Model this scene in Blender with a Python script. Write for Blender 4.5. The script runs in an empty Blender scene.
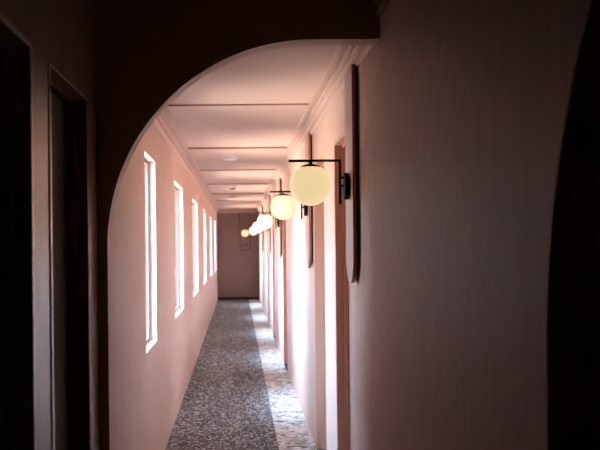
import bpy, bmesh, math
from mathutils import Vector, Matrix
C = bpy.context.scene.collection
PI = math.pi

# ------------------------------------------------------------------ dimensions (metres)
EYE = 1.65
XL, XR = -0.597, 0.614          # corridor wall faces
CEIL = 2.64
LCEIL = 2.72                    # the lobby in front of the arch is a little higher
YEND = 26.3
YARCH = 3.83
ARCH_T = 0.12
YBACK = -2.2
HEAD = 2.26                     # window and door heads

# ------------------------------------------------------------------ materials
def new_mat(name):
    m = bpy.data.materials.new(name); m.use_nodes = True
    nt = m.node_tree
    return m, nt, nt.nodes['Principled BSDF']

def lerp(c, k): return tuple(max(0, min(1, v * k)) for v in c) + (1,)

def paint(name, col, rough=0.5, spec=0.5, scale=(6, 6, 6), var=0.07, bump=0.15, dist=0.002):
    m, nt, p = new_mat(name)
    tc = nt.nodes.new('ShaderNodeTexCoord'); mp = nt.nodes.new('ShaderNodeMapping')
    mp.inputs['Scale'].default_value = scale
    nt.links.new(tc.outputs['Object'], mp.inputs['Vector'])
    n = nt.nodes.new('ShaderNodeTexNoise'); n.inputs['Scale'].default_value = 1.0
    n.inputs['Detail'].default_value = 6; n.inputs['Roughness'].default_value = 0.6
    nt.links.new(mp.outputs[0], n.inputs['Vector'])
    r = nt.nodes.new('ShaderNodeValToRGB')
    r.color_ramp.elements[0].position = 0.3; r.color_ramp.elements[1].position = 0.7
    r.color_ramp.elements[0].color = lerp(col, 1 - var); r.color_ramp.elements[1].color = lerp(col, 1 + var)
    nt.links.new(n.outputs['Fac'], r.inputs['Fac']); nt.links.new(r.outputs['Color'], p.inputs['Base Color'])
    b = nt.nodes.new('ShaderNodeBump'); b.inputs['Strength'].default_value = bump; b.inputs['Distance'].default_value = dist
    nt.links.new(n.outputs['Fac'], b.inputs['Height']); nt.links.new(b.outputs['Normal'], p.inputs['Normal'])
    p.inputs['Roughness'].default_value = rough
    p.inputs['Specular IOR Level'].default_value = spec
    return m

PINK = (0.67, 0.47, 0.39)
M = {}
M['wall'] = paint('pink_wall_covering', PINK, 0.5, 0.3, (32, 32, 7), 0.11, 0.4, 0.002)
M['lobby'] = paint('brown_wall_covering', (0.44, 0.31, 0.27), 0.27, 0.7, (22, 22, 1.6), 0.09, 0.3, 0.002)  # wall colour darkened, the lobby's dimness is put into the paint
M['ceiling'] = paint('pink_ceiling_paint', (0.70, 0.53, 0.445), 0.5, 0.4, (4, 4, 4), 0.02, 0.05)
M['cornice'] = paint('pink_cornice_paint', (0.67, 0.485, 0.41), 0.42, 0.5, (5, 5, 5), 0.02, 0.03)
M['joint'] = paint('ceiling_joint_paint', (0.40, 0.22, 0.17), 0.6, 0.3, (5, 5, 5), 0.03, 0.03)  # shadow tone painted onto the battens
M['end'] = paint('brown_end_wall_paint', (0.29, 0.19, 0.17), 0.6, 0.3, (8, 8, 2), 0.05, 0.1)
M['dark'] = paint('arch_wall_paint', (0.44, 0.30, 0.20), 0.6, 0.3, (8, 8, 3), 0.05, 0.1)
M['jamb'] = paint('terracotta_joinery_paint', (0.64, 0.36, 0.26), 0.4, 0.5, (10, 10, 3), 0.04, 0.05)
M['leaf'] = paint('terracotta_door_paint', (0.40, 0.21, 0.16), 0.45, 0.5, (10, 10, 2), 0.05, 0.05)
M['olive'] = paint('dark_olive_joinery_paint', (0.34, 0.32, 0.24), 0.5, 0.4, (10, 10, 2), 0.05, 0.05)
M['olive_leaf'] = paint('dark_olive_door_paint', (0.14, 0.13, 0.10), 0.8, 0.2, (10, 10, 2), 0.05, 0.05)
M['brown_jamb'] = paint('brown_joinery_paint', (0.22, 0.11, 0.075), 0.6, 0.3, (10, 10, 2), 0.05, 0.05)
M['white'] = paint('white_reveal_paint', (0.85, 0.83, 0.81), 0.5, 0.4, (8, 8, 8), 0.01, 0.0)
M['sash'] = paint('pink_window_frame_paint', (0.55, 0.36, 0.30), 0.45, 0.5, (8, 8, 8), 0.02, 0.03)
M['board'] = paint('pink_board_paint', (0.56, 0.37, 0.31), 0.45, 0.5, (20, 20, 2), 0.04, 0.08)
M['board_edge'] = paint('brown_board_edge', (0.44, 0.17, 0.095), 0.5, 0.4, (30, 30, 3), 0.06, 0.05)
M['board_end'] = paint('brown_board_paint', (0.27, 0.175, 0.155), 0.55, 0.3, (20, 20, 2), 0.04, 0.08)
M['black'] = paint('black_metal', (0.007, 0.006, 0.006), 0.6, 0.12, (40, 40, 40), 0.1, 0.02)
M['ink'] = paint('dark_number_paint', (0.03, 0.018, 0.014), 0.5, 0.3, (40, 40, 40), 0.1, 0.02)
M['plastic'] = paint('white_plastic', (0.90, 0.90, 0.90), 0.4, 0.5, (30, 30, 30), 0.02, 0.02)
M['grille'] = paint('grey_plastic', (0.20, 0.19, 0.19), 0.5, 0.4, (30, 30, 30), 0.05, 0.02)
M['bead'] = paint('pale_corner_bead', (0.88, 0.85, 0.84), 0.22, 0.9, (20, 20, 4), 0.03, 0.02)
M['steel'] = paint('brushed_steel', (0.5, 0.48, 0.46), 0.35, 0.5, (60, 60, 4), 0.05, 0.02)
M['steel'].node_tree.nodes['Principled BSDF'].inputs['Metallic'].default_value = 1.0
M['night'] = paint('dark_room_paint', (0.03, 0.027, 0.025), 0.8, 0.2, (5, 5, 5), 0.05, 0.05)

def globe_mat(name, col, strength):
    m, nt, p = new_mat(name)
    p.inputs['Base Color'].default_value = (0.86, 0.76, 0.52, 1)
    p.inputs['Roughness'].default_value = 0.25
    p.inputs['Emission Color'].default_value = col + (1,)
    p.inputs['Emission Strength'].default_value = strength
    return m
GL = [globe_mat('opal_glass_dim', (1.0, 0.80, 0.43), 0.78),
      globe_mat('opal_glass', (1.0, 0.84, 0.54), 0.74),
      globe_mat('opal_glass_bright', (1.0, 0.90, 0.66), 1.02)]

def glass_mat():
    m, nt, p = new_mat('window_glass')
    out = nt.nodes['Material Output']; nt.nodes.remove(p)
    t = nt.nodes.new('ShaderNodeBsdfTransparent'); g = nt.nodes.new('ShaderNodeBsdfGlossy')
    t.inputs['Color'].default_value = (0.96, 0.98, 0.98, 1); g.inputs['Roughness'].default_value = 0.02
    f = nt.nodes.new('ShaderNodeFresnel'); f.inputs['IOR'].default_value = 1.2
    mx = nt.nodes.new('ShaderNodeMixShader')
    nt.links.new(f.outputs[0], mx.inputs[0]); nt.links.new(t.outputs[0], mx.inputs[1]); nt.links.new(g.outputs[0], mx.inputs[2])
    nt.links.new(mx.outputs[0], out.inputs['Surface'])
    return m
M['glass'] = glass_mat()

def grey_carpet():
    m, nt, p = new_mat('grey_flecked_carpet')
    tc = nt.nodes.new('ShaderNodeTexCoord')
    v = nt.nodes.new('ShaderNodeTexVoronoi'); v.inputs['Scale'].default_value = 58; v.inputs['Randomness'].default_value = 1
    nt.links.new(tc.outputs['Object'], v.inputs['Vector'])
    sep = nt.nodes.new('ShaderNodeSeparateColor'); nt.links.new(v.outputs['Color'], sep.inputs[0])
    r = nt.nodes.new('ShaderNodeValToRGB'); r.color_ramp.interpolation = 'CONSTANT'
    e = r.color_ramp.elements
    e[0].position = 0; e[0].color = (0.055, 0.059, 0.066, 1)
    e[1].position = 0.28; e[1].color = (0.125, 0.132, 0.143, 1)
    for pos, c in ((0.58, 0.25), (0.78, 0.50), (0.90, 0.88)):
        k = e.new(pos); k.color = (c * 0.96, c, c * 1.04, 1)
    nt.links.new(sep.outputs[0], r.inputs['Fac'])
    n = nt.nodes.new('ShaderNodeTexNoise'); n.inputs['Scale'].default_value = 240; n.inputs['Detail'].default_value = 3
    nt.links.new(tc.outputs['Object'], n.inputs['Vector'])
    mx = nt.nodes.new('ShaderNodeMix'); mx.data_type = 'RGBA'; mx.blend_type = 'MULTIPLY'; mx.inputs[0].default_value = 0.3
    nt.links.new(r.outputs['Color'], mx.inputs[6]); nt.links.new(n.outputs['Fac'], mx.inputs[7])
    nt.links.new(mx.outputs[2], p.inputs['Base Color'])
    b = nt.nodes.new('ShaderNodeBump'); b.inputs['Strength'].default_value = 0.6; b.inputs['Distance'].default_value = 0.004
    nt.links.new(n.outputs['Fac'], b.inputs['Height']); nt.links.new(b.outputs['Normal'], p.inputs['Normal'])
    p.inputs['Roughness'].default_value = 0.85; p.inputs['Specular IOR Level'].default_value = 0.2
    return m
def cream_carpet():
    m, nt, p = new_mat('cream_streaked_carpet')
    tc = nt.nodes.new('ShaderNodeTexCoord'); mp = nt.nodes.new('ShaderNodeMapping')
    mp.inputs['Scale'].default_value = (9, 12, 9)
    nt.links.new(tc.outputs['Object'], mp.inputs['Vector'])
    n = nt.nodes.new('ShaderNodeTexNoise'); n.inputs['Scale'].default_value = 1.0; n.inputs['Detail'].default_value = 7
    n.inputs['Roughness'].default_value = 0.6; n.inputs['Distortion'].default_value = 1.8
    nt.links.new(mp.outputs[0], n.inputs['Vector'])
    r = nt.nodes.new('ShaderNodeValToRGB'); e = r.color_ramp.elements
    e[0].position = 0.39; e[0].color = (0.16, 0.145, 0.125, 1)
    e[1].position = 0.55; e[1].color = (0.80, 0.81, 0.80, 1)
    k = e.new(0.46); k.color = (0.48, 0.475, 0.45, 1)
    nt.links.new(n.outputs['Fac'], r.inputs['Fac']); nt.links.new(r.outputs['Color'], p.inputs['Base Color'])
    b = nt.nodes.new('ShaderNodeBump'); b.inputs['Strength'].default_value = 0.5; b.inputs['Distance'].default_value = 0.004
    nt.links.new(n.outputs['Fac'], b.inputs['Height']); nt.links.new(b.outputs['Normal'], p.inputs['Normal'])
    p.inputs['Roughness'].default_value = 0.85; p.inputs['Specular IOR Level'].default_value = 0.2
    return m
M['grey_carpet'] = grey_carpet(); M['cream_carpet'] = cream_carpet()

# ------------------------------------------------------------------ mesh helpers
def box(bm, x0, x1, y0, y1, z0, z1):
    v = [bm.verts.new((x, y, z)) for x in (x0, x1) for y in (y0, y1) for z in (z0, z1)]
    for f in ((0, 1, 3, 2), (4, 6, 7, 5), (0, 4, 5, 1), (2, 3, 7, 6), (0, 2, 6, 4), (1, 5, 7, 3)):
        bm.faces.new([v[i] for i in f])

def prism(bm, pts, axis, a, b, slots=None):
    """extrude the 2-D outline pts along axis from a to b"""
    def P(p, t):
        if axis == 'x': return (t, p[0], p[1])
        if axis == 'y': return (p[0], t, p[1])
        return (p[0], p[1], t)
    A = [bm.verts.new(P(p, a)) for p in pts]; B = [bm.verts.new(P(p, b)) for p in pts]
    n = len(pts)
    f0 = bm.faces.new(A); f1 = bm.faces.new(list(reversed(B)))
    side = [bm.faces.new([A[i], A[(i + 1) % n], B[(i + 1) % n], B[i]]) for i in range(n)]
    if slots:
        f0.material_index, f1.material_index = slots[0], slots[1]
        for s in side: s.material_index = slots[2]
    return side

def lathe(bm, prof, seg=32, origin=(0, 0, 0), axis='z'):
    rings = []
    for (r, h) in prof:
        ring = []
        for k in range(seg):
            a = 2 * PI * k / seg; c, s = r * math.cos(a), r * math.sin(a)
            p = (c, s, h) if axis == 'z' else (h, c, s)
            ring.append(bm.verts.new((origin[0] + p[0], origin[1] + p[1], origin[2] + p[2])))
        rings.append(ring)
    for i in range(len(rings) - 1):
        for k in range(seg):
            bm.faces.new([rings[i][k], rings[i][(k + 1) % seg], rings[i + 1][(k + 1) % seg], rings[i + 1][k]])
    bm.faces.new(rings[0]); bm.faces.new(rings[-1])

def rod(bm, p0, p1, r, seg=12):
    p0, p1 = Vector(p0), Vector(p1); d = p1 - p0
    q = d.to_track_quat('Z', 'Y').to_matrix()
    A, B = [], []
    for k in range(seg):
        a = 2 * PI * k / seg; o = q @ Vector((r * math.cos(a), r * math.sin(a), 0))
        A.append(bm.verts.new(p0 + o)); B.append(bm.verts.new(p1 + o))
    for k in range(seg): bm.faces.new([A[k], A[(k + 1) % seg], B[(k + 1) % seg], B[k]])
    bm.faces.new(A); bm.faces.new(B)

def obj(name, bm, mats, parent=None, smooth=False, bevel=0):
    bmesh.ops.recalc_face_normals(bm, faces=bm.faces[:])
    me = bpy.data.meshes.new(name); bm.to_mesh(me); bm.free()
    for m in (mats if isinstance(mats, (list, tuple)) else [mats]): me.materials.append(m)
    if smooth:
        for p in me.polygons: p.use_smooth = True
        me.set_sharp_from_angle(angle=math.radians(35))
    o = bpy.data.objects.new(name, me); C.objects.link(o)
    if parent: o.parent = parent
    if bevel:
        b = o.modifiers.new('bevel', 'BEVEL'); b.width = bevel; b.segments = 2; b.limit_method = 'ANGLE'
    return o

def empty(name, loc=(0, 0, 0), rz=0):
    o = bpy.data.objects.new(name, None); C.objects.link(o)
    o.location = loc; o.rotation_euler = (0, 0, rz); o.empty_display_size = 0.05
    return o
def struct(o): o['kind'] = 'structure'; return o
def tag(o, label, cat, group=None):
    o['label'] = label; o['category'] = cat
    if group: o['group'] = group
    return o
def dup(root, loc, rz):
    r = root.copy(); C.objects.link(r); r.location = loc; r.rotation_euler = (0, 0, rz)
    for ch in list(root.children):
        c = ch.copy(); C.objects.link(c); c.parent = r
        for g in list(ch.children):
            d = g.copy(); C.objects.link(d); d.parent = c
    return r

def wall_along_y(bm, x0, x1, y0, y1, z0, z1, holes):
    y = y0
    for (a, b, c, d) in sorted(holes):
        if a > y: box(bm, x0, x1, y, a, z0, z1)
        if c > z0: box(bm, x0, x1, a, b, z0, c)
        if d < z1: box(bm, x0, x1, a, b, d, z1)
        y = b
    if y < y1: box(bm, x0, x1, y, y1, z0, z1)

# ------------------------------------------------------------------ setting
WIN = [(5.80, 6.60), (8.52, 9.88), (12.0, 13.5), (15.5, 16.95), (19.3, 20.8), (23.0, 24.6)]
WZ0, WZ1 = 0.945, HEAD
DR = [(4.91, 5.66), (6.38, 7.20), (11.40, 12.26), (15.10, 15.93), (20.00, 20.82)]   # doorways on the right
DL = [(1.72, 2.60), (2.886, 3.59)]                                                 # doorways on the left
DLH = 2.226
WT_L, WT_R = 0.20, 0.15
LIN = 0.02

bm = bmesh.new()
holes = [(a, b, WZ0, WZ1) for a, b in WIN] + [(a - LIN, b + LIN, 0, DLH + LIN) for a, b in DL]
wall_along_y(bm, XL - WT_L, XL, YARCH, YEND, 0, CEIL, holes[:len(WIN)])
struct(obj('wall_left', bm, M['wall']))
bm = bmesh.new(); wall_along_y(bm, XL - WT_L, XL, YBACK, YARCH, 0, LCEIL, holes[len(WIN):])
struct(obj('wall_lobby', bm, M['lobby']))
bm = bmesh.new(); box(bm, XL - WT_L - 0.06, XL - WT_L, YBACK, YARCH + 0.3, 0, LCEIL)
struct(obj('wall_outer', bm, M['night']))  # unseen slab added to stop skylight leaking past the left doors

# right wall with the arched opening into a dark room beside the camera
ARJ, ARR, ARS = 1.797, 0.98, 1.41
bm = bmesh.new()
wall_along_y(bm, XR, XR + WT_R, ARJ, YEND, 0, CEIL, [(a - LIN, b + LIN, 0, HEAD + LIN) for a, b in DR])
yc = ARJ - ARR
arc = [(yc + ARR * math.cos(PI * k / 64), ARS + ARR * math.sin(PI * k / 64)) for k in range(65)]
box(bm, XR, XR + WT_R, YBACK, YARCH + ARCH_T, CEIL, LCEIL)
prism(bm, arc + [(yc - ARR, CEIL), (ARJ, CEIL)], 'x', XR, XR + WT_R)
box(bm, XR, XR + WT_R, YBACK, yc - ARR, 0, CEIL)
struct(obj('wall_right', bm, M['wall']))
bm = bmesh.new(); box(bm, XR + WT_R, XR + WT_R + 0.06, ARJ + 0.12, YEND, 0, CEIL)
struct(obj('wall_backing', bm, M['night']))  # unseen slab added to stop skylight leaking past the right doors
bm = bmesh.new()
X2 = 3.2
box(bm, X2, X2 + 0.1, YBACK, ARJ + 0.2, 0, LCEIL); box(bm, XR + WT_R, X2, ARJ + 0.02, ARJ + 0.12, 0, LCEIL)
box(bm, XR + WT_R, X2, YBACK - 0.1, YBACK, 0, LCEIL)
struct(obj('wall_side', bm, M['night']))
bm = bmesh.new(); box(bm, XL - WT_L, XR + WT_R, YBACK - 0.1, YBACK, 0, LCEIL)
struct(obj('wall_back', bm, M['dark']))
bm = bmesh.new(); box(bm, XL - WT_L, XR + WT_R + 0.06, YEND, YEND + 0.1, 0, CEIL)
struct(obj('wall_end', bm, M['end']))
bm = bmesh.new(); box(bm, XL - WT_L - 0.1, X2 + 0.1, YBACK - 0.1, YEND + 0.1, -0.1, 0)
struct(obj('floor', bm, M['night']))  # near-black colour set to hold bounced light down in the lobby
bm = bmesh.new(); box(bm, XL - WT_L - 0.1, X2 + 0.1, YARCH + ARCH_T, YEND + 0.1, CEIL, CEIL + 0.2)
struct(obj('ceiling', bm, M['ceiling']))
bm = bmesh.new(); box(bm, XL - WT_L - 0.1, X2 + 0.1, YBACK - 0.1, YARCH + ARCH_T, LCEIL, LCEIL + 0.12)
struct(obj('ceiling_lobby', bm, M['dark']))  # paint darkened so the lobby ceiling bounces little light

# arch wall
AX, AR, AT = -0.554, 0.872, 2.515
cx, cz = AX + AR, AT - AR
pts = [(XL, 0), (AX, 0)] + [(cx - AR * math.cos(PI / 2 * k / 48), cz + AR * math.sin(PI / 2 * k / 48)) for k in range(49)]
pts += [(XR, AT), (XR, LCEIL), (XL, LCEIL)]
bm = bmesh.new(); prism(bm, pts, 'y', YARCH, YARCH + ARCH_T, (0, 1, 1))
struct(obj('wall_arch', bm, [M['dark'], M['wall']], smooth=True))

# cornices
PR = [(0, .112), (.004, .112), (.019, .096), (.016, .090), (.016, .076), (.009, .074), (.009, .066), (.028, .062), (.034, .052), (.034, .041), (.027, .039), (.027, .033),
      (.048, .030), (.052, .022), (.052, .014), (.046, .012), (.046, .007), (.058, .005), (.066, .005), (.066, .012), (.094, .012), (.096, 0), (0, 0)]
y0, y1 = YARCH + ARCH_T, YEND
bm = bmesh.new(); prism(bm, [(XL + p, CEIL - d) for p, d in PR], 'y', y0, y1); struct(obj('trim_1', bm, M['cornice']))
bm = bmesh.new(); prism(bm, [(XR - p, CEIL - d) for p, d in PR], 'y', y0, y1); struct(obj('trim_2', bm, M['cornice']))
bm = bmesh.new(); prism(bm, [(YEND - p, CEIL - d) for p, d in PR], 'x', XL + .03, XR - .03); struct(obj('trim_3', bm, M['cornice']))
for n, sx in ((20, 1), (21, -1)):
    bm = bmesh.new(); prism(bm, [((XR - p if sx > 0 else XL + p), LCEIL - d) for p, d in PR], 'y', YBACK, YARCH)
    struct(obj('trim_%d' % n, bm, M['lobby']))
bm = bmesh.new(); box(bm, XL, XR, YEND - .014, YEND, .006, .085); struct(obj('baseboard_end', bm, M['ink'], bevel=.003))  # dark strip along the foot of the end wall
# ceiling joints: thin battens across the ceiling, shadow put into their brown colour
for i, (y, d) in enumerate([(6.39, .008), (9.23, .018), (12.04, .012), (14.87, .012), (17.7, .012), (20.5, .012), (23.4, .012)]):
    bm = bmesh.new(); box(bm, XL + .094, XR - .094, y, y + 0.035, CEIL - d, CEIL)
    struct(obj('trim_%d' % (i + 4), bm, M['joint']))

# windows
for i, (a, b) in enumerate(WIN):
    w = struct(empty('window_%d' % (i + 1), (XL, (a + b) / 2, WZ0)))
    h = (b - a) / 2; H = WZ1 - WZ0; t = 0.006
    bm = bmesh.new()      # painted lining of the opening
    box(bm, -WT_L, -.001, -h, -h + t, 0, H); box(bm, -WT_L, -.001, h - t, h, 0, H)
    box(bm, -WT_L, -.001, -h + t, h - t, H - t, H); box(bm, -WT_L, .004, -h + t, h - t, 0, t)
    obj('window_reveal', bm, M['white'], w)
    bm = bmesh.new(); s = 0.022
    box(bm, -.074, -.056, -h + t, -h + t + s, t, H - t); box(bm, -.074, -.056, h - t - s, h - t, t, H - t)
    box(bm, -.074, -.056, -h + t + s, h - t - s, t, t + s); box(bm, -.074, -.056, -h + t + s, h - t - s, H - t - s, H - t)
    obj('window_frame', bm, M['sash'], w)
    bm = bmesh.new(); box(bm, -.066, -.061, -h + t + s, h - t - s, t + s, H - t - s)
    obj('pane', bm, M['glass'], w)

# doors: lining with a stop, leaf, lever handle; built facing local -X, opening along local Y
def door(n, loc, width, height, rz, jamb, leaf, bead=None):
    d = struct(empty('door_%d' % n, loc, rz))
    h = width / 2; D = 0.147
    bm = bmesh.new()
    for s in (-1, 1):
        a, b = sorted((s * h, s * (h + LIN))); box(bm, 0.001, D, a, b, 0, height + LIN)
        a, b = sorted((s * h, s * (h - .016))); box(bm, .048, .078, a, b, 0, height)
    box(bm, 0.001, D, -h, h, height, height + LIN); box(bm, .048, .078, -h + .016, h - .016, height - .016, height)
    obj('door_frame', bm, jamb, d)
    bm = bmesh.new(); box(bm, .080, .122, -h + .003, h - .003, .008, height - .003)
    l = obj('door_leaf', bm, leaf, d)
    bm = bmesh.new()
    sy = -1 if rz == 0 else 1
    lathe(bm, [(.024, .080), (.024, .072), (.010, .071), (.010, .050)], 20, (0, sy * (h - .07), 1.0), 'x')
    rod(bm, (.050, sy * (h - .07) - sy * -.006, 1.0), (.050, sy * (h - .07) - sy * .11, 1.0), .008)
    obj('door_handle', bm, M['steel'], l, smooth=True)
    if bead:
        bm = bmesh.new(); w = .028
        for s in ((1,) if n == 7 else (-1, 1)):
            a, b = sorted((s * (h - .001), s * (h + w))); box(bm, -.004, .0, a, b, 0, height + .007)
        box(bm, -.004, .0, -h, h, height, height + .007)
        obj('edge_bead', bm, bead, d, bevel=.003)
    return d
for i, (a, b) in enumerate(DR): door(i + 1, (XR, (a + b) / 2, 0), b - a, HEAD, 0, M['jamb'], M['leaf'])
for i, (a, b) in enumerate(DL): door(i + 6, (XL, (a + b) / 2, 0), b - a, DLH, PI, M['brown_jamb'] if i else M['olive'], M['olive_leaf'], M['bead'])

# carpets
SPLIT = 0.313
bm = bmesh.new(); box(bm, XL, SPLIT, YARCH - .6, YEND, 0, .006)
tag(obj('carpet', bm, M['grey_carpet']), 'dark grey carpet with pale flecks running the length of the corridor', 'carpet')
bm = bmesh.new(); box(bm, SPLIT, XR, YARCH - .6, YEND, 0, .006)
tag(obj('carpet_border', bm, M['cream_carpet']), 'cream carpet strip with dark streaks along the door side wall', 'carpet')

# ------------------------------------------------------------------ boards on the wall (local +X points out of the wall)
BW, BZ0, BZ1 = 0.30, 1.440, CEIL - .0945
def capsule(w, z0, z1, n=28):
    r = w / 2
    p = [(-r, z1)] + [(-r * math.cos(PI * k / n), z0 + r - r * math.sin(PI * k / n)) for k in range(n + 1)] + [(r, z1)]
    return p
def make_board(face, edge, shadow_rim=-.07):
    t = empty('sconce_board')
    bm = bmesh.new(); prism(bm, capsule(BW, BZ0, BZ1), 'x', .016, .034, (1, 0, 1))
    o = obj('panel', bm, [face, edge], t)
    bm = bmesh.new(); prism(bm, capsule(BW + shadow_rim, BZ0 - shadow_rim / 2, BZ1 - .01), 'x', 0, .016)
    obj('backing', bm, M['ink'], t)  # near-black colour stands in for the shadow around the panel
    return t

# ------------------------------------------------------------------ globe lamps (local +X points out of the wall)
GR = 0.107
def make_lamp(gm):
    t = empty('globe_lamp')
    bm = bmesh.new(); lathe(bm, [(.066, 0), (.069, .003), (.069, .024), (.066, .027)], 40, (0, 0, 0), 'x')
    obj('backplate', bm, M['black'], t, smooth=True)
    bm = bmesh.new(); rod(bm, (.0475, 0, -.094), (.0475, 0, .1335), .0068); obj('upright_rod', bm, M['black'], t, smooth=True)
    for z in (.044, .002):
        bm = bmesh.new(); rod(bm, (.026, 0, z), (.0475, 0, z), .006); obj('connector', bm, M['black'], t, smooth=True)
    bm = bmesh.new(); rod(bm, (.0407, 0, .134), (.312, 0, .134), .0068); obj('arm', bm, M['black'], t, smooth=True)
    bm = bmesh.new(); rod(bm, (.2, 0, .133), (.2, 0, .113), .006); obj('stem', bm, M['black'], t, smooth=True)
    bm = bmesh.new(); gz = .008
    prof = []
    for k in range(9):
        a = math.radians(31) * (1 - k / 8) + .02
        prof.append(((GR + .002) * math.sin(a), gz + (GR + .002) * math.cos(a)))
    lathe(bm, prof, 36, (.2, 0, 0)); obj('cap', bm, M['black'], t, smooth=True)
    bm = bmesh.new(); bmesh.ops.create_uvsphere(bm, u_segments=48, v_segments=32, radius=GR, matrix=Matrix.Translation((.2, 0, gz)))
    g = obj('globe', bm, gm, t)
    for p in g.data.polygons: p.use_smooth = True
    return t

BY = [(4.665, 0), (7.45, 1), (12.50, 2), (16.60, 2), (21.5, 2)]
LZ = 1.941
blab = ['pink board with round lower end on the wall just beyond the arch, the largest one',
        'pink round ended board behind the second globe lamp from the arch',
        'pink round ended board behind the third globe lamp from the arch',
        'narrow looking pink board behind the fourth globe lamp along the wall',
        'small distant pink board behind the side wall lamp closest to the end wall']
llab = ['largest yellow globe wall lamp on a black arm, first inside the arch',
        'second globe wall lamp from the arch, cream glass under a black bar',
        'third globe wall lamp from the arch, bright glass partly behind the second',
        'fourth globe wall lamp along the door side wall, glowing white',
        'smallest side wall globe lamp, at the far end of the overlapping row']
protoB = make_board(M['board'], M['board_edge'])
protoL = [make_lamp(g) for g in GL]
used = set()
for i, (y, k) in enumerate(BY):
    b = protoB if i == 0 else dup(protoB, (0, 0, 0), 0)
    b.location = (XR, y, 0); b.rotation_euler = (0, 0, PI); tag(b, blab[i], 'board', 'wall boards behind the lamps')
    l = protoL[k] if k not in used else dup(protoL[k], (0, 0, 0), 0); used.add(k)
    l.location = (XR - .034, y, LZ); l.rotation_euler = (0, 0, PI); tag(l, llab[i], 'lamp', 'globe wall lamps')
# the one on the end wall
XE = 0.215
b = make_board(M['board_end'], M['board_edge'], .03); b.location = (XE, YEND, 0); b.rotation_euler = (0, 0, -PI / 2)  # wider dark backing draws a shadow outline around this board
tag(b, 'dark brown board with a room number on the far end wall', 'board', 'wall boards behind the lamps')
cu = bpy.data.curves.new('number', 'FONT'); cu.body = '312'; cu.size = .095; cu.align_x = 'CENTER'; cu.align_y = 'CENTER'; cu.extrude = .001
tmp = bpy.data.objects.new('tmp_number', cu); C.objects.link(tmp)
me = bpy.data.meshes.new_from_object(tmp.evaluated_get(bpy.context.evaluated_depsgraph_get())); bpy.data.objects.remove(tmp)
me.transform(Matrix.Translation((.0345, 0, 1.60)) @ Matrix(((0, 0, 1, 0), (1, 0, 0, 0), (0, 1, 0, 0), (0, 0, 0, 1))))
me.materials.clear(); me.materials.append(M['ink'])
nm = bpy.data.objects.new('room_number', me); C.objects.link(nm); nm.parent = b
l = dup(protoL[0], (XE, YEND - .034, LZ), -PI / 2)
tag(l, 'lone globe wall lamp on the dark far end wall', 'lamp', 'globe wall lamps')

# ------------------------------------------------------------------ ceiling detectors
def detector(y, x, body, label, r=.062):
    t = empty('smoke_detector', (x, y, CEIL))
    bm = bmesh.new(); lathe(bm, [(r, 0), (r, -.010), (r * .96, -.014)], 36); obj('base', bm, M['plastic'], t, smooth=True)
    bm = bmesh.new(); lathe(bm, [(r * .80, -.014), (r * .80, -.019), (r * .74, -.021)], 36); obj('vent_ring', bm, M['grille'], t, smooth=True)
    bm = bmesh.new(); lathe(bm, [(r * .86, -.021), (r * .84, -.034), (r * .5, -.045), (r * .2, -.047)], 36); obj('cover', bm, body, t, smooth=True)
    tag(t, label, 'smoke detector', 'ceiling smoke detectors')
detector(10.25, -.075, M['plastic'], 'white round smoke detector on the ceiling, the one closest to the arch', .086)
detector(15.8, -.08, M['grille'], 'dark grey smoke detector on the ceiling between two white ones')
detector(18.7, -.085, M['plastic'], 'white smoke detector on the ceiling closest to the end wall')

# ------------------------------------------------------------------ light: overcast sky through the windows, and the lamps
w = bpy.data.worlds.new('overcast'); bpy.context.scene.world = w; w.use_nodes = True
nt = w.node_tree; bg = nt.nodes['Background']; bg.inputs['Strength'].default_value = 38
tc = nt.nodes.new('ShaderNodeTexCoord'); sx = nt.nodes.new('ShaderNodeSeparateXYZ'); nt.links.new(tc.outputs['Generated'], sx.inputs[0])
mr = nt.nodes.new('ShaderNodeMapRange'); mr.inputs['From Min'].default_value = -1.0; mr.inputs['From Max'].default_value = 1.0
nt.links.new(sx.outputs['Z'], mr.inputs['Value'])
rp = nt.nodes.new('ShaderNodeValToRGB'); e = rp.color_ramp.elements      # pale ground, overcast sky that brightens to the zenith
e[0].position = 0.46; e[0].color = (0.36, 0.30, 0.26, 1)
e[1].position = 1.0; e[1].color = (0.66, 0.95, 1.34, 1)
k = e.new(0.54); k.color = (0.20, 0.26, 0.34, 1)
k = e.new(0.72); k.color = (0.52, 0.79, 1.16, 1)
nt.links.new(mr.outputs[0], rp.inputs['Fac']); nt.links.new(rp.outputs['Color'], bg.inputs['Color'])

# ------------------------------------------------------------------ camera
F = 900
cam = bpy.data.cameras.new('camera'); co = bpy.data.objects.new('camera', cam); C.objects.link(co)
cam.sensor_width = 36; cam.lens = F / 600 * 36
cam.shift_x = (300 - 237.7) / 600; cam.shift_y = (243.5 - 225) / 600
co.matrix_world = Matrix.Translation((0, 0, EYE)) @ Matrix.Rotation(PI / 2, 4, 'X') @ Matrix.Rotation(-0.010, 4, 'Z')
cam.clip_start = 0.02; cam.clip_end = 100
cam.dof.use_dof = True; cam.dof.focus_distance = 4.9; cam.dof.aperture_fstop = 5.0
sc = bpy.context.scene; sc.camera = co
sc.view_settings.view_transform = 'Standard'; sc.view_settings.look = 'None'
sc.view_settings.exposure = 0.0; sc.view_settings.gamma = 1; sc.view_settings.use_curve_mapping = False
sc.cycles.use_denoising = True
sc.cycles.max_bounces = 16; sc.cycles.diffuse_bounces = 10; sc.cycles.transparent_max_bounces = 12
